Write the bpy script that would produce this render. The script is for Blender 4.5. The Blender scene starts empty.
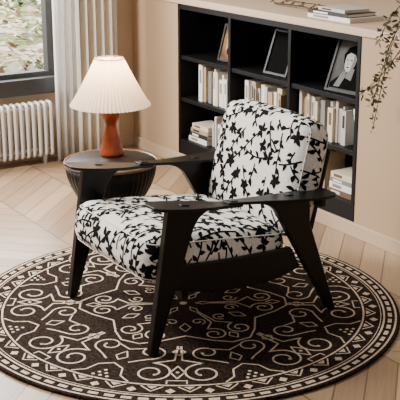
import bpy, bmesh, math, random
from mathutils import Vector, Matrix
from mathutils.bvhtree import BVHTree
C = bpy.context.scene.collection
PI = math.pi
R = math.radians
random.seed(7)

# ------------------------------------------------------------------ materials
def mat(name, col, rough=.6, metal=0, bump=0, bscale=200, var=0, vscale=8, spec=.5, sheen=0, coat=0):
    m = bpy.data.materials.new(name); m.use_nodes = True
    nt = m.node_tree; b = nt.nodes['Principled BSDF']
    b.inputs['Base Color'].default_value = (*col, 1)
    b.inputs['Roughness'].default_value = rough
    b.inputs['Metallic'].default_value = metal
    b.inputs['Specular IOR Level'].default_value = spec
    if sheen: b.inputs['Sheen Weight'].default_value = sheen
    if coat: b.inputs['Coat Weight'].default_value = coat
    tc = nt.nodes.new('ShaderNodeTexCoord')
    if var:
        n = nt.nodes.new('ShaderNodeTexNoise'); n.inputs['Scale'].default_value = vscale
        n.inputs['Detail'].default_value = 4
        nt.links.new(tc.outputs['Object'], n.inputs['Vector'])
        r = nt.nodes.new('ShaderNodeValToRGB')
        r.color_ramp.elements[0].position = .3; r.color_ramp.elements[1].position = .7
        r.color_ramp.elements[0].color = (*[max(0, c*(1-var)) for c in col], 1)
        r.color_ramp.elements[1].color = (*[min(1, c*(1+var)) for c in col], 1)
        nt.links.new(n.outputs['Fac'], r.inputs['Fac']); nt.links.new(r.outputs['Color'], b.inputs['Base Color'])
    if bump:
        n = nt.nodes.new('ShaderNodeTexNoise'); n.inputs['Scale'].default_value = bscale
        nt.links.new(tc.outputs['Object'], n.inputs['Vector'])
        bp = nt.nodes.new('ShaderNodeBump'); bp.inputs['Strength'].default_value = bump; bp.inputs['Distance'].default_value = .002
        nt.links.new(n.outputs['Fac'], bp.inputs['Height']); nt.links.new(bp.outputs['Normal'], b.inputs['Normal'])
    return m

M = {}
M['wall'] = mat('cream_plaster', (.46, .315, .19), .85, bump=.1, bscale=60, var=.03, vscale=2)
M['wall_l'] = mat('pale_plaster', (.56, .43, .295), .85, bump=.1, bscale=60, var=.03, vscale=2)
M['ledge'] = mat('ledge_paint', (.57, .415, .285), .6, var=.03, vscale=2)
M['base'] = mat('baseboard_paint', (.54, .395, .265), .5)
M['blackwood'] = mat('black_stained_wood', (.0022, .0022, .0026), .36, bump=.15, bscale=90, var=.3, vscale=14, spec=.28)
M['shelfblack'] = mat('black_lacquer', (.0035, .0035, .004), .5, bump=.05, bscale=90, spec=.22)
M['shelfback'] = mat('black_back', (.003, .003, .003), .7, spec=.15)
M['fabric'] = mat('white_fabric', (.78, .74, .675), .95, bump=1, bscale=280, var=.16, vscale=140, sheen=.1)
M['leafprint'] = mat('black_print', (.004, .004, .005), .95, bump=.4, bscale=500, spec=.1)
M['rugdark'] = mat('dark_brown_pile', (.023, .0138, .0095), .98, bump=1, bscale=200, var=.98, vscale=80, spec=.05)
M['rugcream'] = mat('cream_pile', (.62, .495, .375), .98, bump=1, bscale=200, var=.36, vscale=85, spec=.05)
M['radiator'] = mat('white_enamel', (.80, .77, .73), .4)
M['winframe'] = mat('dark_grey_frame', (.04, .04, .04), .45)
M['curtain'] = mat('cream_cloth', (.84, .78, .69), .95, bump=.3, bscale=400, var=.04, vscale=60)
M['lampwood'] = mat('red_brown_wood', (.20, .036, .008), .22, var=.4, vscale=18, spec=.4, coat=.25)
M['brass'] = mat('brass', (.55, .38, .18), .3, metal=1)
M['tablewood'] = mat('dark_table_wood', (.008, .006, .005), .42, var=.4, vscale=18, spec=.2)
M['tablerim'] = mat('tan_rim', (.20, .115, .06), .4, var=.2, vscale=25)
M['pages'] = mat('paper_pages', (.75, .68, .58), .9, bump=.3, bscale=300)
M['twig'] = mat('brown_twig', (.10, .06, .03), .8)
M['leafg'] = mat('olive_leaf', (.080, .080, .030), .6, var=.5, vscale=40)
M['vase'] = mat('clay_vase', (.55, .45, .36), .7, var=.1)
M['frameblack'] = mat('black_frame', (.004, .004, .004), .4, spec=.2)
M['photodark'] = mat('photo_dark', (.006, .006, .006), .9, spec=0)
M['photogrey'] = mat('photo_grey', (.09, .088, .085), .9, var=.3, vscale=10, spec=0)
M['photomid'] = mat('photo_mid', (.17, .166, .162), .9, spec=0)
M['photoskin'] = mat('photo_pale', (.40, .39, .38), .9, spec=0)
M['photobrown'] = mat('photo_brown', (.20, .11, .055), .9, var=.6, vscale=14, spec=0)
M['ivy'] = mat('ivy_green', (.07, .13, .03), .8, var=.5, vscale=3)
M['deadleaf'] = mat('dead_leaf', (.26, .15, .08), .9, var=.4, vscale=3)
M['paleleaf'] = mat('pale_leaf', (.80, .74, .63), .9, var=.1, vscale=3)
BOOKC = {
 'white': (.78, .75, .70), 'cream': (.66, .56, .42), 'tan': (.40, .28, .17), 'grey': (.20, .19, .18),
 'black': (.01, .01, .01), 'pale grey': (.48, .46, .43), 'brown': (.14, .075, .045)}
BM = {k: mat('book_'+k.replace(' ', '_'), v, .6) for k, v in BOOKC.items()}

def floor_mat():
    m = bpy.data.materials.new('chevron_parquet'); m.use_nodes = True
    nt = m.node_tree; N = nt.nodes; L = nt.links; b = N['Principled BSDF']
    def mt(op, a, c=None, d=None):
        n = N.new('ShaderNodeMath'); n.operation = op
        for i, v in enumerate((a, c, d)):
            if v is None: continue
            if isinstance(v, (int, float)): n.inputs[i].default_value = v
            else: L.new(v, n.inputs[i])
        return n.outputs[0]
    g = N.new('ShaderNodeNewGeometry'); s = N.new('ShaderNodeSeparateXYZ'); L.new(g.outputs['Position'], s.inputs[0])
    x, y = s.outputs[0], s.outputs[1]
    W = .90; pw = .15
    fx = mt('DIVIDE', mt('ADD', y, .2), W); fr = mt('FRACT', fx)
    tri = mt('MULTIPLY', mt('ABSOLUTE', mt('SUBTRACT', fr, .5)), W)
    yp = mt('DIVIDE', mt('ADD', x, tri), pw)
    idx = mt('FLOOR', yp); fy = mt('FRACT', yp)
    col2 = mt('FLOOR', mt('MULTIPLY', fx, 2)); fc = mt('FRACT', mt('MULTIPLY', fx, 2))
    cb = N.new('ShaderNodeCombineXYZ'); L.new(idx, cb.inputs[0]); L.new(col2, cb.inputs[1])
    wn = N.new('ShaderNodeTexWhiteNoise'); wn.noise_dimensions = '3D'; L.new(cb.outputs[0], wn.inputs['Vector'])
    e1 = mt('MINIMUM', fy, mt('SUBTRACT', 1, fy)); e2 = mt('MINIMUM', fc, mt('SUBTRACT', 1, fc))
    l1 = mt('LESS_THAN', e1, .026); l2 = mt('LESS_THAN', e2, .0085)
    line = mt('MAXIMUM', l1, l2)
    mp = N.new('ShaderNodeCombineXYZ'); L.new(mt('MULTIPLY', yp, 9), mp.inputs[0]); L.new(mt('MULTIPLY', y, 2.5), mp.inputs[1]); L.new(mt('MULTIPLY', wn.outputs['Value'], 50), mp.inputs[2])
    gn = N.new('ShaderNodeTexNoise'); gn.inputs['Scale'].default_value = 1.3; gn.inputs['Detail'].default_value = 6; gn.inputs['Roughness'].default_value = .65; L.new(mp.outputs[0], gn.inputs['Vector'])
    f = mt('ADD', mt('MULTIPLY', wn.outputs['Value'], .45), mt('MULTIPLY', gn.outputs['Fac'], .6))
    r = N.new('ShaderNodeValToRGB'); r.color_ramp.elements[0].color = (.205, .122, .064, 1); r.color_ramp.elements[1].color = (.455, .308, .187, 1)
    r.color_ramp.elements[0].position = .2; r.color_ramp.elements[1].position = .78
    L.new(f, r.inputs['Fac'])
    mx = N.new('ShaderNodeMix'); mx.data_type = 'RGBA'; L.new(mt('MULTIPLY', line, .9), mx.inputs[0]); L.new(r.outputs['Color'], mx.inputs[6]); mx.inputs[7].default_value = (.09, .05, .026, 1)
    L.new(mx.outputs[2], b.inputs['Base Color']); b.inputs['Roughness'].default_value = .28
    b.inputs['Specular IOR Level'].default_value = .4
    return m
M['floor'] = floor_mat()

def ground_mat():
    m = bpy.data.materials.new('garden_ground'); m.use_nodes = True
    nt = m.node_tree; b = nt.nodes['Principled BSDF']; b.inputs['Roughness'].default_value = 1
    tc = nt.nodes.new('ShaderNodeTexCoord')
    n = nt.nodes.new('ShaderNodeTexNoise'); n.inputs['Scale'].default_value = 1.4; n.inputs['Detail'].default_value = 12; n.inputs['Roughness'].default_value = .75
    nt.links.new(tc.outputs['Object'], n.inputs['Vector'])
    r = nt.nodes.new('ShaderNodeValToRGB'); e = r.color_ramp.elements
    e[0].position = .38; e[0].color = (.10, .14, .04, 1); e[1].position = .62; e[1].color = (.80, .73, .61, 1)
    k = e.new(.46); k.color = (.24, .29, .10, 1); k = e.new(.53); k.color = (.50, .40, .28, 1)
    nt.links.new(n.outputs['Fac'], r.inputs['Fac']); nt.links.new(r.outputs['Color'], b.inputs['Base Color'])
    return m
M['ground'] = ground_mat()

def shade_mat():
    m = bpy.data.materials.new('pleated_shade_cloth'); m.use_nodes = True
    nt = m.node_tree; N = nt.nodes; b = N['Principled BSDF']; out = N['Material Output']
    b.inputs['Base Color'].default_value = (.88, .77, .66, 1); b.inputs['Roughness'].default_value = .9
    b.inputs['Emission Color'].default_value = (1, .79, .58, 1); b.inputs['Emission Strength'].default_value = .9
    t = N.new('ShaderNodeBsdfTranslucent'); t.inputs['Color'].default_value = (.9, .75, .6, 1)
    mx = N.new('ShaderNodeMixShader'); mx.inputs[0].default_value = .4
    nt.links.new(b.outputs[0], mx.inputs[1]); nt.links.new(t.outputs[0], mx.inputs[2]); nt.links.new(mx.outputs[0], out.inputs['Surface'])
    return m
M['shade'] = shade_mat()
def sheer_mat():
    m = bpy.data.materials.new('white_sheer'); m.use_nodes = True
    nt = m.node_tree; N = nt.nodes; b = N['Principled BSDF']; out = N['Material Output']
    b.inputs['Base Color'].default_value = (.90, .89, .87, 1); b.inputs['Roughness'].default_value = .9
    t = N.new('ShaderNodeBsdfTranslucent'); t.inputs['Color'].default_value = (.93, .92, .90, 1)
    mx = N.new('ShaderNodeMixShader'); mx.inputs[0].default_value = .5
    nt.links.new(b.outputs[0], mx.inputs[1]); nt.links.new(t.outputs[0], mx.inputs[2]); nt.links.new(mx.outputs[0], out.inputs['Surface'])
    return m
M['sheer'] = sheer_mat()
def glass_mat():
    m = bpy.data.materials.new('window_glass'); m.use_nodes = True
    nt = m.node_tree; N = nt.nodes; out = N['Material Output']; N.remove(N['Principled BSDF'])
    t = N.new('ShaderNodeBsdfTransparent'); g = N.new('ShaderNodeBsdfGlossy'); g.inputs['Roughness'].default_value = .02
    mx = N.new('ShaderNodeMixShader'); mx.inputs[0].default_value = .04
    nt.links.new(t.outputs[0], mx.inputs[1]); nt.links.new(g.outputs[0], mx.inputs[2]); nt.links.new(mx.outputs[0], out.inputs['Surface'])
    return m
M['glass'] = glass_mat()

# ------------------------------------------------------------------ helpers
def box(bm, x0, x1, y0, y1, z0, z1, mi=0):
    v = [bm.verts.new(p) for p in ((x0,y0,z0),(x1,y0,z0),(x1,y1,z0),(x0,y1,z0),(x0,y0,z1),(x1,y0,z1),(x1,y1,z1),(x0,y1,z1))]
    for f in ((0,3,2,1),(4,5,6,7),(0,1,5,4),(1,2,6,5),(2,3,7,6),(3,0,4,7)):
        fc = bm.faces.new([v[i] for i in f]); fc.material_index = mi
def lathe(bm, prof, seg=48, c=(0,0), fn=None, cap0=True, cap1=True):
    rings = []
    for (r, z) in prof:
        ring = []
        for k in range(seg):
            a = 2*PI*k/seg; rr = fn(r, z, a, k) if fn else r
            ring.append(bm.verts.new((c[0]+rr*math.cos(a), c[1]+rr*math.sin(a), z)))
        rings.append(ring)
    for i in range(len(rings)-1):
        for k in range(seg):
            bm.faces.new((rings[i][k], rings[i][(k+1)%seg], rings[i+1][(k+1)%seg], rings[i+1][k]))
    if cap0: bm.faces.new(rings[0][::-1])
    if cap1: bm.faces.new(rings[-1])
def tube(bm, pts, r, seg=8, closed=False, r1=None):
    pts = [Vector(p) for p in pts]; n = len(pts); rings = []
    up = Vector((0,0,1))
    prev = None
    for i, p in enumerate(pts):
        if closed: d = pts[(i+1)%n]-pts[i-1]
        else: d = pts[min(i+1,n-1)]-pts[max(i-1,0)]
        d.normalize()
        if prev is None:
            s = d.cross(up)
            if s.length < 1e-3: s = d.cross(Vector((1,0,0)))
        else: s = prev - d*prev.dot(d)
        s.normalize(); prev = s.copy(); t = d.cross(s)
        rr = r if r1 is None else r+(r1-r)*i/(n-1)
        rings.append([bm.verts.new(p+(s*math.cos(2*PI*k/seg)+t*math.sin(2*PI*k/seg))*rr) for k in range(seg)])
    for i in range(n if closed else n-1):
        a, b = rings[i], rings[(i+1)%n]
        for k in range(seg): bm.faces.new((a[k], a[(k+1)%seg], b[(k+1)%seg], b[k]))
    if not closed: bm.faces.new(rings[0][::-1]); bm.faces.new(rings[-1])
def prism_x(bm, yz, x0, x1):
    a = [bm.verts.new((x0, y, z)) for y, z in yz]; b = [bm.verts.new((x1, y, z)) for y, z in yz]
    n = len(yz)
    bm.faces.new(a); bm.faces.new(b[::-1])
    for i in range(n): bm.faces.new((a[i], b[i], b[(i+1)%n], a[(i+1)%n]))
def obj(name, bm, mats, parent=None, world=True, smooth=False, bevel=0, recalc=True):
    if recalc: bmesh.ops.recalc_face_normals(bm, faces=bm.faces)
    if parent is not None and world:
        w = parent['_w'] if '_w' in parent else (0,0,0)
        bm.transform(Matrix.Translation(-Vector(w)))
    me = bpy.data.meshes.new(name); bm.to_mesh(me); bm.free()
    o = bpy.data.objects.new(name, me); C.objects.link(o)
    for m in (mats if isinstance(mats, (list, tuple)) else [mats]): me.materials.append(m)
    if smooth:
        for p in me.polygons: p.use_smooth = True
    if parent is not None: 
        o.parent = parent
        if '_w' in parent: o['_w'] = list(parent['_w'])
    if bevel:
        bv = o.modifiers.new('bevel', 'BEVEL'); bv.width = bevel; bv.segments = 3; bv.limit_method = 'ANGLE'; bv.angle_limit = R(40)
    return o
def smooth_angle(o, ang=40):
    for p in o.data.polygons: p.use_smooth = True
    me = o.data; bm = bmesh.new(); bm.from_mesh(me)
    for e in bm.edges:
        if len(e.link_faces) == 2 and e.calc_face_angle(0) > R(ang): e.smooth = False
    bm.to_mesh(me); bm.free()
def tag(o, label, cat, group=None, kind=None):
    if label: o['label'] = label
    if cat: o['category'] = cat
    if group: o['group'] = group
    if kind: o['kind'] = kind
    return o
def thing(name, label, cat, loc, group=None, rot=(0,0,0)):
    o = bpy.data.objects.new(name, None); C.objects.link(o); o.location = loc; o.rotation_euler = rot
    o.empty_display_size = .1
    o['_w'] = list(loc)
    return tag(o, label, cat, group)
def struct(name, bm, m, parent=None, bevel=0):
    o = obj(name, bm, m, parent, bevel=bevel)
    o['kind'] = 'structure'
    return o

# ------------------------------------------------------------------ setting
WX = -6.0
WY = 3.31
bm = bmesh.new(); box(bm, WX-.2, 1.5, -2.0, WY+.02, -.1, 0); struct('floor', bm, M['floor'])
BX0, BX1 = -5.42, -3.75
bm = bmesh.new()
box(bm, WX, BX0-.002, WY, 4.6, 0, 1.0); box(bm, BX1+.002, 1.5, WY, 4.6, 0, 1.0)
box(bm, BX0-.002, BX1+.002, WY, 4.6, 0, .073); box(bm, BX0-.002, BX1+.002, WY+.335, 4.6, .073, 1.0)
struct('wall_back', bm, M['wall'])
bm = bmesh.new(); box(bm, WX, 1.5, WY-.012, 4.6, 1.001, 1.04); struct('trim_1', bm, M['ledge'], bevel=.004)
bm = bmesh.new(); box(bm, WX-.2, 1.5, 4.6, 4.7, 0, 2.7); struct('wall_rear', bm, M['wall_l'])
bm = bmesh.new(); box(bm, WX, 1.5, WY-.013, WY-.0005, 0, .072); struct('baseboard_back', bm, M['base'], bevel=.003)
WY0, WY1, WZ0, WZ1 = .9, 2.76, .50, 2.35
bm = bmesh.new()
box(bm, WX-.1, WX, -2.0, WY0, 0, 2.7); box(bm, WX-.1, WX, WY1, 4.6, 0, 2.7)
box(bm, WX-.1, WX, WY0, WY1, 0, WZ0); box(bm, WX-.1, WX, WY0, WY1, WZ1, 2.7)
struct('wall_left', bm, M['wall_l'])
bm = bmesh.new(); box(bm, WX+.0005, WX+.013, -2.0, WY-.014, 0, .07); struct('baseboard_left', bm, M['base'], bevel=.003)
bm = bmesh.new()
fx0, fx1 = WX-.09, WX-.02
box(bm, fx0, fx1, WY0, WY1, WZ0, WZ0+.06); box(bm, fx0, fx1, WY0, WY1, WZ1-.06, WZ1)
box(bm, fx0, fx1, WY0, WY0+.05, WZ0+.06, WZ1-.06); box(bm, fx0, fx1, WY1-.05, WY1, WZ0+.06, WZ1-.06)
win = struct('window_1', bm, M['winframe'], bevel=.004)
bm = bmesh.new(); box(bm, fx0+.01, fx1-.01, 1.60, 1.65, WZ0+.06, WZ1-.06); struct('mullion', bm, M['winframe'], win)
bm = bmesh.new(); box(bm, fx0+.03, fx0+.036, WY0+.05, 1.60, WZ0+.06, WZ1-.06); struct('pane', bm, M['glass'], win)
bm = bmesh.new(); box(bm, fx0+.03, fx0+.036, 1.65, WY1-.05, WZ0+.06, WZ1-.06); struct('pane', bm, M['glass'], win)
bm = bmesh.new(); box(bm, WX-.015, WX+.05, WY0-.04, WY1+.02, WZ0-.07, WZ0+.03); struct('window_sill', bm, M['winframe'], win, bevel=.006)
bm = bmesh.new(); box(bm, -45, WX-.2, -25, 45, -.45, -.35); struct('ground_outside', bm, M['ground'])
bm = bmesh.new(); rng = random.Random(21)
patches = [(rng.uniform(-19, -10), rng.uniform(3, 9), rng.uniform(.25, .7)) for _ in range(36)]
for i in range(6000):
    if i < 3400:
        cx_, cy_, rr = rng.choice(patches); a = rng.random()*6.28; d = rr*rng.random()**.5; x, y = cx_+d*math.cos(a)*1.4, cy_+d*math.sin(a); mi = 0 if rng.random() < .85 else 2
    else: x, y, mi = rng.uniform(-20, -9), rng.uniform(3, 9), rng.choice([1, 1, 2, 2])
    l = rng.uniform(.07, .15); a = rng.random()*6.28; z = -.345+rng.random()*.05
    d = Vector((math.cos(a), math.sin(a), rng.uniform(0, .9)))*l; n = Vector((-math.sin(a), math.cos(a), rng.uniform(-.3, .5)))*l*.35; p = Vector((x, y, z))
    f = bm.faces.new([bm.verts.new(q) for q in (p, p+d*.5+n, p+d, p+d*.5-n)]); f.material_index = mi
lf = obj('ground_leaves', bm, [M['ivy'], M['deadleaf'], M['paleleaf']], recalc=False)
tag(lf, 'ivy and fallen leaves covering the garden ground outside the window', 'leaves', kind='stuff')

# ------------------------------------------------------------------ bookcase
bc = thing('bookcase', 'black built-in bookcase with three bays of shelves in the low beige wall', 'bookcase', (BX0, WY, .075))
T = .024; z0, z1 = .075, .999; yb = WY+.33
cx = [BX0+.012, BX0+(BX1-BX0)/3, BX0+2*(BX1-BX0)/3, BX1-.012]
def part(name, *b, m='shelfblack', bev=.0015):
    bm = bmesh.new(); box(bm, *b); return obj(name, bm, M[m], bc, bevel=bev)
part('back_panel', BX0, BX1, yb-.01, yb, z0, z1, m='shelfback')
part('side_panel', BX0, BX0+T, WY-.004, yb-.01, z0, z1); part('side_panel', BX1-T, BX1, WY-.004, yb-.01, z0, z1)
part('divider', cx[1]-T/2, cx[1]+T/2, WY-.004, yb-.01, z0+.09, z1-.03); part('divider', cx[2]-T/2, cx[2]+T/2, WY-.004, yb-.01, z0+.09, z1-.03)
part('top_panel', BX0+T, BX1-T, WY-.004, yb-.01, z1-.03, z1)
part('plinth', BX0+T, BX1-T, WY-.002, yb-.01, z0, z0+.09)
bays = [(BX0+T, cx[1]-T/2), (cx[1]+T/2, cx[2]-T/2), (cx[2]+T/2, BX1-T)]
SH = [.69, .43, z0+.09]
for a, b in bays:
    for s in SH[:2]: part('shelf', a, b, WY+.004, yb-.01, s-T, s)

# ------------------------------------------------------------------ books
ORD = ['first','second','third','fourth','fifth','sixth','seventh','eighth','ninth','tenth','eleventh','twelfth','thirteenth','fourteenth','fifteenth','sixteenth','seventeenth','eighteenth']
def book(label, loc, th, h, d, col, group, rot=(0,0,0), band=None):
    t = thing('book', label, 'book', loc, group, rot)
    bm = bmesh.new(); c = .0022
    v = [(0,0),(th,0),(th,d),(th-c,d),(th-c,c),(c,c),(c,d),(0,d)]
    a = [bm.verts.new((x,y,0)) for x,y in v]; b = [bm.verts.new((x,y,h)) for x,y in v]
    bm.faces.new(a); bm.faces.new(b[::-1])
    for i in range(8): bm.faces.new((a[i], b[i], b[(i+1)%8], a[(i+1)%8]))
    obj('cover', bm, BM[col], t, world=False)
    bm = bmesh.new(); box(bm, c, th-c, c, d-.004, .004, h-.004); obj('pages', bm, M['pages'], t, world=False)
    if band:
        bm = bmesh.new(); box(bm, th*.25, th*.75, -.0006, 0, h*.5, h*.86)
        obj('spine_title', bm, BM[band], t, world=False)
    return t
BAND = {'white':'grey','cream':'brown','tan':'black','grey':'white','black':'white','pale grey':'black','brown':'cream'}
def row(x0, x1, shelf, cols, rowname, bayname, hmin=.17, hmax=.215, seed=0):
    rng = random.Random(int(abs(x0)*1000)+int(shelf*100)+seed); x = x0; i = 0; g = 'books standing on the %s shelf of the %s bay' % (rowname, bayname)
    while True:
        th = rng.choice([.012, .016, .020, .026, .033, .040])
        if x+th > x1 or i >= 18: break
        col = rng.choice(cols); h = rng.uniform(hmin, hmax); d = rng.uniform(.13, .19)
        band = BAND[col]
        if rng.random() < .35: band = None
        lab = 'upright %s book, %s from left on the %s shelf, %s bay' % (col, ORD[i], rowname, bayname)
        book(lab, (x, WY+.03+rng.uniform(0, .035), shelf+.0006), th, h, d, col, g, band=band)
        x += th+.0015; i += 1
LT = ['white','cream','cream','pale grey','white','tan','grey','pale grey','white']
row(-5.26, -4.89, .43, LT, 'middle', 'left', .16, .225)
row(-5.13, -4.91, SH[2], LT+['black'], 'bottom', 'left', .14, .2)
row(-4.77, -4.40, .43, ['white','cream','white','pale grey','tan'], 'middle', 'centre', .165, .205)
row(-4.275, -3.86, .43, LT, 'middle', 'right', .175, .225)
row(-4.20, -4.03, SH[2], LT, 'bottom', 'right', .17, .21)
book('white book leaning against the row on the middle shelf, right bay', (-3.800, WY+.04, .4315), .022, .20, .16, 'white', 'books standing on the middle shelf of the right bay', rot=(0, R(-10), 0), band='grey')
def flat(x, y, z, items, group):
    for (col, th, w, d, dx, rz, lab) in items:
        book(lab, (x+dx, y, z), th, w, d, col, group, rot=(0, R(-90), R(rz)), band=BAND[col]); z += th+.0008; y += .004
flat(-3.80, WY+.03, SH[2]+.0006, [('brown', .028, .20, .15, 0, 0, 'brown book lying flat, lowest of the short stack in the right bay'),
    ('white', .032, .19, .15, 0, 0, 'white book lying flat on the brown book in the right bay'),
    ('grey', .020, .185, .14, -.005, 0, 'grey book lying flat on the white book in the right bay'),
    ('cream', .030, .18, .14, -.01, 0, 'cream book lying flat, topmost of the stack in the right bay')], 'books lying flat in the right bay')
flat(-5.15, WY+.03, SH[2]+.0006, [('white', .03, .20, .15, 0, 0, 'white book lying flat, lowest of the stack in the left bay'),
    ('black', .025, .195, .15, 0, 0, 'black book lying flat on the white book in the left bay'),
    ('tan', .024, .19, .15, 0, 0, 'tan book lying flat on the black book in the left bay'),
    ('cream', .028, .18, .14, 0, 0, 'cream book lying flat, topmost of the stack in the left bay')], 'books lying flat in the left bay')
flat(-3.90, 3.36, 1.0405, [('white', .022, .33, .22, 0, 0, 'large white book, lowest of the stack on the ledge above the shelves'),
    ('black', .018, .30, .19, -.02, 2, 'black book in the middle of the stack on the ledge'),
    ('pale grey', .016, .22, .16, -.05, -3, 'pale grey book, topmost of the stack on the ledge above the shelves')], 'books stacked on the ledge')

# ------------------------------------------------------------------ frames
def frame(label, loc, w, h, rot, kind):
    t = thing('picture_frame', label, 'picture frame', loc, None, rot); b = .012
    bm = bmesh.new()
    box(bm, -w/2, w/2, 0, .014, 0, b); box(bm, -w/2, w/2, 0, .014, h-b, h); box(bm, -w/2, -w/2+b, 0, .014, b, h-b); box(bm, w/2-b, w/2, 0, .014, b, h-b)
    obj('frame', bm, M['frameblack'], t, world=False)
    bm = bmesh.new(); box(bm, -w/2+b, w/2-b, .008, .013, b, h-b)
    def poly(pts, mi, y):
        f = bm.faces.new([bm.verts.new((x*w, y, z*h)) for x, z in pts]); f.material_index = mi
    def ell(cx, cz, rx, rz, mi, y):
        poly([(cx+rx*math.cos(2*PI*k/28), cz+rz*math.sin(2*PI*k/28)) for k in range(28)], mi, y)
    if kind == 'portrait':
        poly([(-.42,.07),(.42,.07),(.42,.26),(.27,.38),(.0,.40),(-.20,.32),(-.42,.16)], 1, .0074)
        poly([(-.20,.55),(-.24,.70),(-.16,.84),(.04,.90),(.24,.83),(.34,.62),(.36,.36),(.28,.24),(.10,.30),(-.05,.40)], 1, .0070)
        poly([(-.06,.28),(.12,.24),(.14,.46),(-.02,.48)], 2, .0064)
        poly([(-.17,.60),(-.16,.70),(-.06,.78),(.06,.76),(.13,.62),(.11,.50),(.02,.41),(-.07,.39),(-.13,.44),(-.16,.52)], 3, .0060)
        poly([(.03,.74),(.13,.62),(.11,.50),(.02,.41),(.03,.52),(.05,.62)], 2, .0057)
        poly([(-.22,.66),(-.14,.82),(.05,.88),(.24,.74),(.16,.60),(.06,.72),(-.08,.75)], 1, .0055)
        ell(-.11, .61, .028, .011, 1, .0052); ell(.00, .61, .030, .011, 1, .0052); ell(-.06, .475, .036, .011, 1, .0052); ell(-.08, .535, .016, .010, 2, .0052)
        poly([(-.30,.10),(-.14,.10),(-.05,.30),(-.06,.38),(-.13,.40),(-.19,.33)], 2, .0050)
        mats = [M['photogrey'], M['photodark'], M['photomid'], M['photoskin']]
    elif kind == 'brown':
        ell(0, .5, .25, .3, 1, .0072); ell(.05, .3, .2, .12, 2, .0068)
        mats = [M['photobrown'], M['tablerim'], M['photodark'], M['photoskin']]
    else:
        mats = [M['photodark']]
    obj('picture', bm, mats, t, world=False, recalc=True)
    bm = bmesh.new(); bm.faces.new([bm.verts.new(p) for p in ((-.02,.014,h*.75),(.02,.014,h*.75),(.025,.05,.05),(-.025,.05,.05))]); obj('stand', bm, M['frameblack'], t, world=False)
    return t
frame('black frame with a black and white portrait, top shelf of the right bay', (-3.935, WY+.045, .694), .24, .275, (R(-22), 0, R(8)), 'portrait')
frame('small black frame with a brown picture, top shelf of the left bay', (-5.02, WY+.08, .694), .17, .22, (R(-16), 0, R(4)), 'brown')
frame('plain black frame leaning back on the top shelf of the centre bay', (-4.52, WY+.06, .694), .19, .25, (R(-20), 0, R(4)), 'dark')

# ------------------------------------------------------------------ ledge twig
DB = (-4.56, 3.54)
t = thing('dried_branch', 'dried brown twig with small leaves lying on the ledge', 'branch', (*DB, 1.041))
bm = bmesh.new()
X, Y = DB
tube(bm, [(X-.22, Y+.02, 1.046), (X-.08, Y-.02, 1.056), (X+.08, Y, 1.054), (X+.22, Y-.04, 1.046)], .005, r1=.003)
for i in range(9):
    x = X-.2+i*.045; s = 1 if i % 2 else -1
    tube(bm, [(x, Y, 1.052), (x+.03, Y+s*.03, 1.07), (x+.06, Y+s*.07, 1.065)], .0025, 5)
obj('twig', bm, M['twig'], t)
bm = bmesh.new(); rng = random.Random(3)
for i in range(34):
    x = X-.2+rng.random()*.42; y = Y+rng.uniform(-.07, .07); z = 1.050+rng.random()*.03; a = rng.random()*6.28; l = .028
    p = Vector((x, y, z)); d = Vector((math.cos(a), math.sin(a), rng.uniform(-.1,.5))); n = Vector((-math.sin(a), math.cos(a), .2))
    bm.faces.new([bm.verts.new(q) for q in (p, p+d*l*.5+n*l*.3, p+d*l, p+d*l*.5-n*l*.3)])
obj('leaves', bm, M['twig'], t)

# ------------------------------------------------------------------ radiator
ra = thing('radiator', 'white column radiator under the window', 'radiator', (WX+.09, 2.0, 0))
bm = bmesh.new(); rl = []
cxr = WX+.09; zb, zt, hx = .055, .385, .038
for (sx, sz, a0) in ((1,1,0),(-1,1,90),(-1,-1,180),(1,-1,270)):
    for k in range(5):
        a = R(a0+k*22.5); rl.append((cxr+sx*(hx-.02)+.02*math.cos(a), 0, (zt-.02 if sz > 0 else zb+.02)+.02*math.sin(a)))
tube(bm, [(x, 0, z) for x, y, z in rl], .0110, 8, closed=True)
bm.transform(Matrix.Translation((0, 2.650, 0)))
sec = obj('section', bm, M['radiator'], ra, smooth=True)
for i in range(1, 29):
    c = sec.copy(); C.objects.link(c); c.parent = ra; c.location = (0, -.040*i, 0)
for z in (zb+.03, zt-.03):
    bm = bmesh.new(); tube(bm, [(cxr, 1.50, z), (cxr, 2.66, z)], .012, 10); obj('header_pipe', bm, M['radiator'], ra, smooth=True)
for y in (1.57, 2.61):
    bm = bmesh.new(); box(bm, cxr-.015, cxr+.015, y-.01, y+.01, 0, zb); obj('foot', bm, M['radiator'], ra)

# ------------------------------------------------------------------ curtains
def curtain(name, label, x, y0, y1, folds, amp, m, z0=.006, z1=2.55):
    bm = bmesh.new(); n = folds*12; rows = []
    rng = random.Random(folds)
    ph = [rng.uniform(-.5, .5) for _ in range(folds+2)]
    for j in range(9):
        z = z0+(z1-z0)*j/8; r_ = []
        for i in range(n+1):
            f = i/n; a = f*folds*2*PI
            k = 1+.25*math.sin(j*.7+i*.05)
            r_.append(bm.verts.new((x+amp*k*math.sin(a)+.006*math.sin(3*a+j*.3), y0+(y1-y0)*f+.006*math.sin(2*a+ph[int(f*folds)]), z)))
        rows.append(r_)
    for j in range(8):
        for i in range(n): bm.faces.new((rows[j][i], rows[j][i+1], rows[j+1][i+1], rows[j+1][i]))
    o = obj(name, bm, m, smooth=True); tag(o, label, 'curtain'); 
    s = o.modifiers.new('thick', 'SOLIDIFY'); s.thickness = .002
    return o
curtain('curtain', 'heavy cream curtain hanging in folds left of the bookcase', WX+.14, 2.83, 3.12, 5, .028, M['curtain'])
curtain('sheer_curtain', 'white sheer curtain hanging at the window edge', WX+.13, 2.685, 2.83, 3, .018, M['sheer'])

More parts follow.
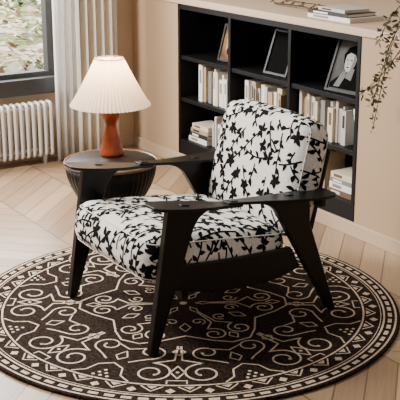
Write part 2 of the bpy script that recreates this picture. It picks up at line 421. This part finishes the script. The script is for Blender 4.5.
# ------------------------------------------------------------------ rug
RC = Vector((-3.442, 2.118, 0)); RR = .892; ZR = .012
bm = bmesh.new()
lathe(bm, [(RR, 0), (RR+.003, .006), (RR, ZR)], 128)
for f in bm.faces: f.material_index = 0
zp = ZR+.0008
def ribbon(pts, w, closed=False):
    n = len(pts); vs = []
    for i in range(n):
        p = Vector(pts[i]); 
        a = Vector(pts[i-1] if (i or closed) else pts[0]); b = Vector(pts[(i+1) % n] if (i < n-1 or closed) else pts[-1])
        d = (b-a); d.normalize() if d.length else None
        nn = Vector((-d.y, d.x))*w/2
        vs.append((bm.verts.new((p.x+nn.x, p.y+nn.y, zp)), bm.verts.new((p.x-nn.x, p.y-nn.y, zp))))
    for i in range(n if closed else n-1):
        a, b = vs[i], vs[(i+1) % n]
        f = bm.faces.new((a[1], b[1], b[0], a[0])); f.material_index = 1
def fill(P, pts):
    f = bm.faces.new([bm.verts.new((*P(*q), zp)) for q in pts]); f.material_index = 1
def ring(r, w): ribbon([(r*math.cos(2*PI*k/160), r*math.sin(2*PI*k/160)) for k in range(160)], w, True)
def dot(x, y, r, n=12):
    f = bm.faces.new([bm.verts.new((x+r*math.cos(2*PI*k/n), y+r*math.sin(2*PI*k/n), zp)) for k in range(n)]); f.material_index = 1
def loc(r0, phi):
    c, s = math.cos(phi), math.sin(phi)
    return lambda dr, dt: ((r0+dr)*c-dt*s, (r0+dr)*s+dt*c)
def spiral(P, cr, ct, r0, a0, sgn, turns=1.6, w=.009, tail=None, dotr=.9):
    n = int(30*turns); pts = []; w *= .76
    if tail:
        for q in tail: pts.append(P(*q))
    for i in range(n+1):
        f = i/n; a = a0+sgn*f*turns*2*PI; r = r0*(1-.72*f)
        pts.append(P(cr+r*math.cos(a), ct+r*math.sin(a)))
    ribbon(pts, w); dot(*pts[-1], w*dotr)
def lines(P, pts, w=.008, closed=False):
    o = []; q = list(pts)+([pts[0]] if closed else [])
    for i in range(len(q)-1):
        a, b = Vector(q[i]), Vector(q[i+1]); m_ = max(2, int((b-a).length/.004))
        for j in range(m_): o.append(P(*a.lerp(b, j/m_)))
    if not closed: o.append(P(*q[-1]))
    ribbon(o, w*.82, closed)
ring(.877, .008)
for k in range(88):
    P = loc(.853, 2*PI*k/88); fill(P, [(-.008, -.019), (.008, -.019), (.008, .019), (-.008, .019)])
ring(.830, .0075); ring(.817, .003)
for k in range(36):
    P = loc(.783, 2*PI*k/36)
    lines(P, [(-.026, -.040), (.012, 0), (-.026, .040)], .007); fill(P, [(-.026, -.020), (-.006, 0), (-.026, .020)])
    Q = loc(.783, 2*PI*(k+.5)/36); fill(Q, [(.024, 0), (.006, .018), (-.012, 0), (.006, -.018)])
ring(.747, .0075)
NO = 8
for k in range(NO):
    P = loc(.575, 2*PI*k/NO+.2)
    for s in (-1, 1):
        spiral(P, .072, s*.094, .076, R(180), s, 1.4, .0105, tail=[(-.15, s*.006), (-.09, s*.010), (-.03, s*.014)])
        spiral(P, -.095, s*.102, .058, R(0), -s, 1.2, .0095, tail=[(-.01, s*.185), (-.025, s*.145)])
        lines(P, [(.160, s*.036), (.135, s*.036), (.135, s*.0)], .007)
    lines(P, [(.120, 0), (.07, .026), (.020, 0), (.07, -.026)], .008, True); dot(*P(.07, 0), .007)
    lines(P, [(-.07, 0), (-.10, .024), (-.13, 0), (-.10, -.024)], .007, True)
    Q = loc(.575, 2*PI*(k+.5)/NO+.2)
    for i in range(3):
        for j in range(i+1): dot(*Q(.105+i*.022, (j-i/2)*.028), .007, 8)
    lines(Q, [(.155, -.115), (.125, -.070), (.070, -.05), (.04, 0), (.070, .05), (.125, .070), (.155, .115)], .008)
    lines(Q, [(.010, 0), (-.02, .024), (-.065, .0), (-.02, -.024)], .007, True)
    lines(Q, [(-.12, -.065), (-.085, 0), (-.12, .065)], .008)
NI = 6
pp = []
for k in range(NI):
    P = loc(0, 2*PI*k/NI)
    for r, t in ((.375, -.10), (.430, -.04), (.430, .04), (.375, .10)): pp.append(P(r, t))
    P = loc(0, 2*PI*(k+.5)/NI); pp.append(P(.330, 0))
lines(lambda a, b: (a, b), pp, .009, True)
for k in range(NI):
    P = loc(.26, 2*PI*k/NI)
    for s in (-1, 1):
        spiral(P, .070, s*.060, .052, R(180), s, 1.35, .0095, tail=[(-.15, s*.003), (-.03, s*.010)])
        spiral(P, -.065, s*.052, .032, R(0), -s, 1.15, .008)
    lines(P, [(.145, 0), (.115, .02), (.085, 0), (.115, -.02)], .007, True)
    Q = loc(.31, 2*PI*(k+.5)/NI); lines(Q, [(-.02, 0), (-.06, .022), (-.10, 0), (-.06, -.022)], .007, True)
for k in range(6):
    P = loc(.05, 2*PI*k/6); lines(P, [(.0, 0), (.03, .014), (.07, 0), (.03, -.014)], .006, True)
dot(0, 0, .016)
bmesh.ops.recalc_face_normals(bm, faces=[f for f in bm.faces if f.material_index == 0])
for f in bm.faces:
    if f.material_index == 1:
        f.normal_update()
        if f.normal.z < 0: f.normal_flip()
rug = obj('rug', bm, [M['rugdark'], M['rugcream']], recalc=False); rug.location = RC + Vector((0,0,.0005))
tag(rug, 'round dark brown rug with cream scrollwork and banded border under the armchair', 'rug')

# ------------------------------------------------------------------ side table and lamp
TC = (-4.24, 2.21)
st = thing('side_table', 'round near-black bowl shaped side table behind the armchair, holding the lamp', 'table', (*TC, .0135))
bm = bmesh.new(); lathe(bm, [(.205, .425), (.214, .428), (.215, .436), (.210, .44)], 64, TC); o = obj('tabletop', bm, M['tablewood'], st); smooth_angle(o)
bm = bmesh.new()
pr = [(.2155, .426), (.221, .428), (.223, .434), (.220, .4425), (.2155, .4425)]
lathe(bm, pr+[pr[0]], 64, TC, cap0=False, cap1=False); o = obj('rim', bm, M['tablerim'], st, smooth=True)
bm = bmesh.new()
def ribs(r, z, a, k): return r+.0014*math.cos(a*50)*(r/.2)
lathe(bm, [(.04, .18), (.070, .19), (.105, .21), (.138, .24), (.168, .28), (.192, .325), (.208, .37), (.216, .424)], 400, TC, fn=ribs)
obj('bowl', bm, M['tablewood'], st, smooth=True)
bm = bmesh.new(); lathe(bm, [(.10, .0135), (.10, .025), (.065, .04), (.042, .07), (.036, .12), (.045, .185)], 48, TC); o = obj('base', bm, M['tablewood'], st); smooth_angle(o)

LC = (-4.335, 2.265); zt0 = .4405
lp = thing('table_lamp', 'turned red-brown wood lamp with pleated cream shade on the side table', 'lamp', (*LC, zt0))
bm = bmesh.new()
lathe(bm, [(.056, zt0), (.060, zt0+.006), (.058, zt0+.014), (.054, zt0+.03), (.046, zt0+.06), (.036, zt0+.10), (.029, zt0+.130), (.0265, zt0+.145),
           (.029, zt0+.156), (.037, zt0+.172), (.044, zt0+.195), (.048, zt0+.225), (.046, zt0+.250), (.038, zt0+.262), (.015, zt0+.266)], 40, LC)
o = obj('lamp_base', bm, M['lampwood'], lp); smooth_angle(o, 50)
bm = bmesh.new(); lathe(bm, [(.006, zt0+.266), (.006, zt0+.30), (.012, zt0+.302), (.012, zt0+.33)], 16, LC); obj('stem', bm, M['brass'], lp, smooth=True)
bm = bmesh.new()
def pleat(r, z, a, k): return r+(.0065 if k % 2 else -.002)*(r/.19)
prof = []
for i in range(11):
    f = i/10; prof.append((.188+(.066-.188)*(f**.88), .685+.225*f))
lathe(bm, prof, 120, LC, fn=pleat, cap0=False, cap1=False)
obj('lamp_shade', bm, M['shade'], lp)
bm = bmesh.new()
tube(bm, [(LC[0]+.066*math.cos(2*PI*k/48), LC[1]+.066*math.sin(2*PI*k/48), .905) for k in range(48)], .003, 6, closed=True)
for k in range(3):
    a = 2*PI*k/3; tube(bm, [(LC[0], LC[1], .895), (LC[0]+.065*math.cos(a), LC[1]+.065*math.sin(a), .905)], .002, 5)
tube(bm, [(LC[0], LC[1], .77), (LC[0], LC[1], .9)], .003, 6)
obj('shade_ring', bm, M['tablerim'], lp, smooth=True)
bm = bmesh.new(); bmesh.ops.create_uvsphere(bm, u_segments=16, v_segments=10, radius=.025); bm.transform(Matrix.Translation((*LC, .80)))
mb = mat('bulb', (1, .9, .75)); mb.node_tree.nodes['Principled BSDF'].inputs['Emission Color'].default_value = (1, .75, .5, 1); mb.node_tree.nodes['Principled BSDF'].inputs['Emission Strength'].default_value = 4
obj('bulb', bm, mb, lp, smooth=True)

# ------------------------------------------------------------------ armchair
ch = thing('armchair', 'black wood framed armchair with white cushions printed with black floral branches', 'armchair', (-3.42, 2.18, .0135))
ZF = .0135
XN, XF = -3.08, -3.76
def smooth_poly(keys, n=8):
    P = [Vector(k) for k in keys]; P = [P[0]*2-P[1]]+P+[P[-1]*2-P[-2]]; o = []
    for i in range(1, len(P)-2):
        for j in range(n):
            t = j/n; a, b, c, d = P[i-1:i+3]
            o.append(.5*((2*b)+(c-a)*t+(2*a-5*b+4*c-d)*t*t+(3*b-a-3*c+d)*t**3))
    o.append(P[-2]); return o
def armz(y):
    f = (y-1.755)/(2.60-1.755); return .582-.076*f-.016*math.sin(PI*min(1, max(0, f)))
def board(xc, s, outline, tk, dz, name):
    bm = bmesh.new(); top = []
    st_ = []
    for (a, b) in zip(outline, outline[1:]):
        for j in range(5):
            t = j/5; st_.append(tuple(a[k]+(b[k]-a[k])*t for k in range(3)))
    st_.append(outline[-1])
    for y, wi, wo in st_:
        z = armz(y)+dz; xi, xo = xc-s*wi, xc+s*wo
        top.append([bm.verts.new(p) for p in ((xi, y, z+tk), (xo, y, z+tk), (xo, y, z), (xi, y, z))])
    for a, b in zip(top, top[1:]):
        for k in range(4): bm.faces.new((a[k], a[(k+1) % 4], b[(k+1) % 4], b[k]))
    bm.faces.new(top[0]); bm.faces.new(top[-1][::-1])
    return obj(name, bm, M['blackwood'], ch, bevel=.0028)
for xc, s in ((XN, 1), (XF, -1)):
    th = .016
    bm = bmesh.new(); prism_x(bm, [(1.742, ZF), (1.826, armz(1.826)+.002), (2.030, armz(2.030)+.002), (1.990, armz(1.99)-.010), (1.958, armz(1.96)-.034), (1.932, armz(1.93)-.075), (1.774, ZF)], xc-th, xc+th); obj('leg', bm, M['blackwood'], ch, bevel=.0035)
    bm = bmesh.new(); prism_x(bm, [(2.590, ZF), (2.336, armz(2.33)-.072), (2.312, armz(2.31)-.034), (2.280, armz(2.28)-.010), (2.240, armz(2.24)+.002), (2.475, armz(2.475)+.002), (2.478, .41), (2.625, ZF)], xc-th, xc+th); obj('leg', bm, M['blackwood'], ch, bevel=.0035)
    board(xc, s, [(1.758, .036, .026), (1.772, .060, .046), (1.82, .074, .054), (1.90, .076, .055), (2.00, .060, .044), (2.08, .040, .028), (2.15, .030, .022)], .012, .000, 'armrest')
    board(xc, s, [(2.085, .026, .022), (2.15, .030, .024), (2.24, .038, .036), (2.34, .044, .058), (2.43, .048, .076), (2.50, .048, .082), (2.555, .044, .074), (2.575, .028, .050)], .012, .008, 'armrest')
    for yy, hh in ((1.90, .010), (2.1175, .017), (2.38, .018)):
        bm = bmesh.new(); box(bm, xc-.010, xc+.010, yy-.016, yy+.016, hh, hh+.006)
        for v in bm.verts: v.co.z += armz(v.co.y)
        obj('tenon', bm, M['blackwood'], ch, bevel=.0015)
    bm = bmesh.new()
    up = smooth_poly([(1.880, .345), (2.1, .328), (2.395, .318)], 6); lo = smooth_poly([(2.440, .228), (2.30, .198), (2.05, .206), (1.855, .250)], 8)
    prism_x(bm, [tuple(p) for p in up+lo], xc-.012, xc+.012); obj('side_rail', bm, M['blackwood'], ch, bevel=.007)
xa, xb = XF+.018, XN-.018
bm = bmesh.new(); box(bm, xa, xb, 1.90, 1.93, .195, .228); obj('front_rail', bm, M['blackwood'], ch, bevel=.004)
bm = bmesh.new(); box(bm, xa-.03, xb+.03, 2.535, 2.562, .460, .490); obj('back_rail', bm, M['blackwood'], ch, bevel=.006)
bm = bmesh.new(); box(bm, xa, xb, 2.40, 2.43, .205, .245); obj('rear_rail', bm, M['blackwood'], ch, bevel=.004)
for i in range(6):
    x = xa+.05+i*(xb-xa-.1)/5
    bm = bmesh.new(); v = [(1.93, .210), (2.40, .205), (2.40, .217), (1.93, .222)]; prism_x(bm, v, x-.022, x+.022); obj('slat', bm, M['blackwood'], ch)

def rbox(W, D, T, r, crown, side=.008, cuts=21, rc=.0):
    b = bmesh.new(); bmesh.ops.create_cube(b, size=2); bmesh.ops.subdivide_edges(b, edges=b.edges[:], cuts=cuts, use_grid_fill=True)
    g = lambda v: math.copysign(1-(1-min(1, abs(v)))**1.9, v)
    for v in b.verts:
        u = [g(c) for c in v.co]; p = Vector((u[0]*W, u[1]*D, u[2]*T))
        inn = Vector((max(-W+r, min(W-r, p.x)), max(-D+r, min(D-r, p.y)), max(-T+r, min(T-r, p.z))))
        d = p-inn
        if d.length > 1e-6: p = inn+d.normalized()*r
        cx_, cy_, cz_ = 1-(p.x/W)**2, 1-(p.y/D)**2, 1-(p.z/T)**2
        # soften the four corners in plan
        k = (abs(p.x)/W)**6*(abs(p.y)/D)**6
        p.x -= math.copysign(rc*k, p.x); p.y -= math.copysign(rc*k, p.y)
        p.z += (p.z/T)*crown*cx_**.6*cy_**.6 if cx_ > 0 and cy_ > 0 else 0
        p.x += (p.x/W)*side*max(0, cy_)*max(0, cz_); p.y += (p.y/D)*side*max(0, cx_)*max(0, cz_)
        p.z += .004*math.sin(p.x*23+p.y*9)*math.sin(p.y*17-p.x*5)*max(0, cx_)*max(0, cy_)
        v.co = p
    bmesh.ops.recalc_face_normals(b, faces=b.faces)
    return b
def pattern(w, h, seed):
    rng = random.Random(seed); strips = []; occ = []
    def free(x, y, d):
        return all((x-a)**2+(y-b)**2 > (d+e)**2 for a, b, e in occ)
    def leaf(x, y, a, l, wd, k_=.24, own=.20):
        cx_, cy_ = x+math.cos(a)*l*.62, y+math.sin(a)*l*.62
        if not free(cx_, cy_, l*k_): return False
        occ.append((cx_, cy_, l*own)); rows = []
        for i, (f, k) in enumerate(((0, .14), (.12, .42), (.28, .86), (.45, 1.0), (.62, .84), (.80, .52), (.93, .22), (1, .02))):
            bend = math.sin(f*PI)*l*.09
            px_, py_ = x+math.cos(a)*l*f-math.sin(a)*bend, y+math.sin(a)*l*f+math.cos(a)*bend
            nx, ny = -math.sin(a)*wd*k, math.cos(a)*wd*k
            rows.append([(px_+nx, py_+ny), (px_, py_), (px_-nx, py_-ny)])
        strips.append(rows); return True
    def flower(x, y, a0, big=1):
        if not free(x, y, .024): return
        n = rng.choice([4, 5, 5])
        for k in range(n):
            leaf(x, y, a0+k*6.283/n+rng.uniform(-.25, .25), rng.uniform(.028, .040)*big, rng.uniform(.0088, .0112)*big, .14, .25)
    def stem(pts, hw):
        rows = []
        for i, p in enumerate(pts):
            q = pts[min(i+1, len(pts)-1)]; o_ = pts[max(i-1, 0)]; dx, dy = q[0]-o_[0], q[1]-o_[1]; L_ = math.hypot(dx, dy) or 1
            rows.append([(p[0]-dy/L_*hw, p[1]+dx/L_*hw), (p[0]+dy/L_*hw, p[1]-dx/L_*hw)])
        strips.append(rows)
    tries = int(w*h*3000)
    for s in range(tries):
        x, y = rng.uniform(-.03, w+.03), rng.uniform(-.03, h+.03)
        if not free(x, y, .024): continue
        a = rng.choice([R(60), R(110), R(80), R(35), R(145)])+rng.uniform(-.4, .4); curv = rng.uniform(-4.5, 4.5)
        pts = [(x, y)]; n = rng.randint(18, 44); sd = rng.choice([-1, 1])
        path = []
        for i in range(n):
            a += curv*.008+rng.uniform(-.04, .04); x += math.cos(a)*.008; y += math.sin(a)*.008
            if i > 3 and not free(x, y, .002): break
            path.append((x, y, a)); pts.append((x, y))
            if not (-.03 < x < w+.03 and -.03 < y < h+.03): break
        if len(pts) < 6: continue
        flower(*pts[-1], a, 1.1)
        if rng.random() < .4: flower(*pts[0], a+1, .95)
        for i, (x, y, a) in enumerate(path):
            if i % 7 == 5 and rng.random() < .65:
                b_ = a+sd*1.0; tp = [(x+math.cos(b_)*t_*.010, y+math.sin(b_)*t_*.010) for t_ in range(4)]
                if free(*tp[-1], .019): stem(tp, .0028); flower(*tp[-1], rng.random()*6, .88)
            if i % 3 == 1:
                sd = -sd; leaf(x, y, a+sd*rng.uniform(.60, 1.05), rng.uniform(.026, .040), rng.uniform(.0072, .0098), .21, .18)
        for p in pts[::2]: occ.append((*p, .0045))
        stem(pts, .0036)
    return strips
def printed_cushion(name, W, D, T, r, crown, Mx, seed, flip, rc):
    b = rbox(W, D, T, r, crown, rc=rc); tree = BVHTree.FromBMesh(b)
    for f in b.faces: f.smooth = True
    lenf = 2*T-r; arc = r*PI/2; total = lenf+arc+(2*D-r)
    sg = 1 if not flip else -1
    def path(s):
        if s < lenf: return Vector((0, -D, -T+s)), Vector((0, -1, 0))
        s -= lenf
        if s < arc:
            a = s/r; n = Vector((0, -math.cos(a), math.sin(a))); return Vector((0, -D+r, T-r))+n*r, n
        s -= arc
        return Vector((0, -D+r+s, T)), Vector((0, 0, 1))
    def m_main(p):
        x = p[0]-W
        if abs(x) > W-.010 or p[1] < .004 or p[1] > total: return None
        P, n = path(p[1]); P = P.copy(); P.x = x; P.y *= sg; n = Vector((n.x, n.y*sg, n.z))
        h = tree.ray_cast(P+n*.08, -n, .2)
        return h[0]+h[1]*.0009 if h[0] else None
    def m_side(sd):
        def f(p):
            y, z = p[0]-D, p[1]-T
            if abs(y) > D-.01 or abs(z) > T-.006: return None
            h = tree.ray_cast(Vector((sd*(W+.08), y, z)), Vector((-sd, 0, 0)), .2)
            return h[0]+h[1]*.0009 if h[0] else None
        return f
    jobs = [(pattern(2*W, total, seed), m_main), (pattern(2*D, 2*T, seed+1), m_side(1)), (pattern(2*D, 2*T, seed+2), m_side(-1))]
    for strips, fn in jobs:
        for rows in strips:
            mp = [[fn(p) for p in r_] for r_ in rows]
            for i in range(len(mp)-1):
                A, B = mp[i], mp[i+1]
                for k in range(len(A)-1):
                    q = [A[k], A[k+1], B[k+1], B[k]]
                    if any(c is None for c in q): continue
                    if max((q[0]-q[2]).length, (q[1]-q[3]).length) > .03: continue
                    try:
                        f = b.faces.new([b.verts.new(c) for c in q]); f.material_index = 1; f.smooth = True
                    except ValueError: pass
    b.transform(Mx)
    o = obj(name, b, [M['fabric'], M['leafprint']], ch, recalc=False)
    for sz in (1, -1):
        pb = bmesh.new(); k = .29*r; pw_, pd_ = W-k+.001, D-k+.001; rr_ = r*.8; pts = []
        for (sx, sy, a0) in ((1,1,0),(-1,1,90),(-1,-1,180),(1,-1,270)):
            for j in range(7):
                a = R(a0+j*15); pts.append((sx*(pw_-rr_)+rr_*math.cos(a), sy*(pd_-rr_)+rr_*math.sin(a), sz*(T-k)))
        full = []
        for i in range(len(pts)):
            a, c = Vector(pts[i]), Vector(pts[(i+1) % len(pts)]); m_ = max(1, int((c-a).length/.03))
            for j in range(m_):
                q = a.lerp(c, j/m_); hit = tree.find_nearest(q); full.append(hit[0]+hit[1]*.001)
        tube(pb, full, .0024, 6, closed=True); pb.transform(Mx); obj('piping', pb, M['fabric'], o, smooth=True)
    return o
seatM = Matrix.Translation((-3.422, 2.080, .328)) @ Matrix.Rotation(R(-6), 4, 'X')
printed_cushion('seat_cushion', .326, .332, .088, .070, .020, seatM, 11, False, .012)
backM = Matrix.Translation((-3.42, 2.513, .557)) @ Matrix.Rotation(R(76), 4, 'X')
printed_cushion('back_cushion', .312, .244, .062, .058, .026, backM, 29, True, .022)
bm = bmesh.new()
box(bm, -.27, .27, -.20, .14, -.018, 0); bm.transform(Matrix.Translation((-3.42, 2.513+.086*.97, .556-.086*.242)) @ Matrix.Rotation(R(76), 4, 'X'))
obj('back_panel', bm, M['blackwood'], ch, bevel=.006)

# ------------------------------------------------------------------ vase with branches on ledge
VC = (-3.08, 3.47)
vs = thing('branch_vase', 'vase of olive leafed twigs drooping in front of the low wall', 'plant', (*VC, 1.0405))
bm = bmesh.new(); z = 1.0405
lathe(bm, [(.05, z), (.075, z+.04), (.085, z+.10), (.065, z+.17), (.035, z+.21), (.032, z+.24), (.040, z+.25), (.034, z+.25), (.026, z+.235), (.028, z+.2)], 40, VC)
o = obj('vase', bm, M['vase'], vs, smooth=True)
rng = random.Random(5)
V0 = (VC[0], VC[1], 1.2)
stems = [[V0, (-3.16, 3.40, 1.38), (-3.32, 3.26, 1.30), (-3.40, 3.20, 1.08), (-3.44, 3.17, .84), (-3.48, 3.16, .62)],
         [V0, (-3.2, 3.38, 1.34), (-3.36, 3.26, 1.24), (-3.44, 3.20, 1.13), (-3.50, 3.19, 1.02)],
         [V0, (-3.14, 3.36, 1.33), (-3.25, 3.20, 1.22), (-3.34, 3.14, 1.08), (-3.38, 3.12, .94), (-3.45, 3.12, .74)],
         [V0, (-3.14, 3.36, 1.31), (-3.25, 3.22, 1.18), (-3.33, 3.16, 1.00), (-3.42, 3.14, .88), (-3.53, 3.13, .78)]]
for st_ in stems:
    pts = smooth_poly(st_, 10); bm = bmesh.new(); tube(bm, pts, .004, 6, r1=.002); br = obj('branch', bm, M['twig'], vs, smooth=True)
    bm = bmesh.new()
    for i in range(11, len(pts)):
        for _ in range(3):
            p = pts[i]+Vector([rng.uniform(-.004, .004) for _ in range(3)])
            d = Vector((rng.uniform(-1, 1), rng.uniform(-.6, .6), rng.uniform(-1, .5))).normalized(); n = d.cross(Vector((rng.uniform(-1,1), rng.uniform(-1,1), rng.uniform(-1,1)))).normalized()
            l = rng.uniform(.020, .034); tw = p+d*.010
            q = [tw, tw+d*l*.3+n*l*.20, tw+d*l*.7+n*l*.18, tw+d*l, tw+d*l*.7-n*l*.18, tw+d*l*.3-n*l*.20]
            bm.faces.new([bm.verts.new(c) for c in q])
    obj('leaves', bm, M['leafg'], br)

for o in bpy.data.objects:
    if '_w' in o: del o['_w']

# ------------------------------------------------------------------ light
w = bpy.data.worlds.new('World'); bpy.context.scene.world = w; w.use_nodes = True
w.node_tree.nodes['Background'].inputs[0].default_value = (1, .98, .95, 1); w.node_tree.nodes['Background'].inputs[1].default_value = .31
def area(name, loc, target, sx, sy, e, col):
    l = bpy.data.lights.new(name, 'AREA'); l.shape = 'RECTANGLE'; l.size = sx; l.size_y = sy; l.energy = e; l.color = col
    o = bpy.data.objects.new(name, l); C.objects.link(o); o.location = loc
    o.rotation_euler = (Vector(target)-Vector(loc)).to_track_quat('-Z', 'Y').to_euler(); return o
area('key_light', (-4.9, .2, 2.7), (-3.6, 2.2, .3), .7, .7, 190, (1, .96, .91))
area('window_light', (-6.6, 1.6, 1.9), (-4.4, 2.1, .1), 1.6, 1.6, 270, (1, .98, .95))
area('garden_fill', (-18, 6, 7), (-18, 6, 0), 12, 12, 5600, (1, 1, .98))  # added overhead fill that brightens the garden ground, no fixture there
pl = bpy.data.lights.new('lamp_light', 'POINT'); pl.energy = 9; pl.color = (1, .70, .42); pl.shadow_soft_size = .03
po = bpy.data.objects.new('lamp_light', pl); C.objects.link(po); po.location = (*LC, .845)

# ------------------------------------------------------------------ camera
cam = bpy.data.cameras.new('camera'); cam.lens = 93.6; cam.sensor_width = 36
co = bpy.data.objects.new('camera', cam); C.objects.link(co); co.location = (0, 0, 1.7); co.rotation_euler = (R(73), 0, R(57.4))
bpy.context.scene.camera = co
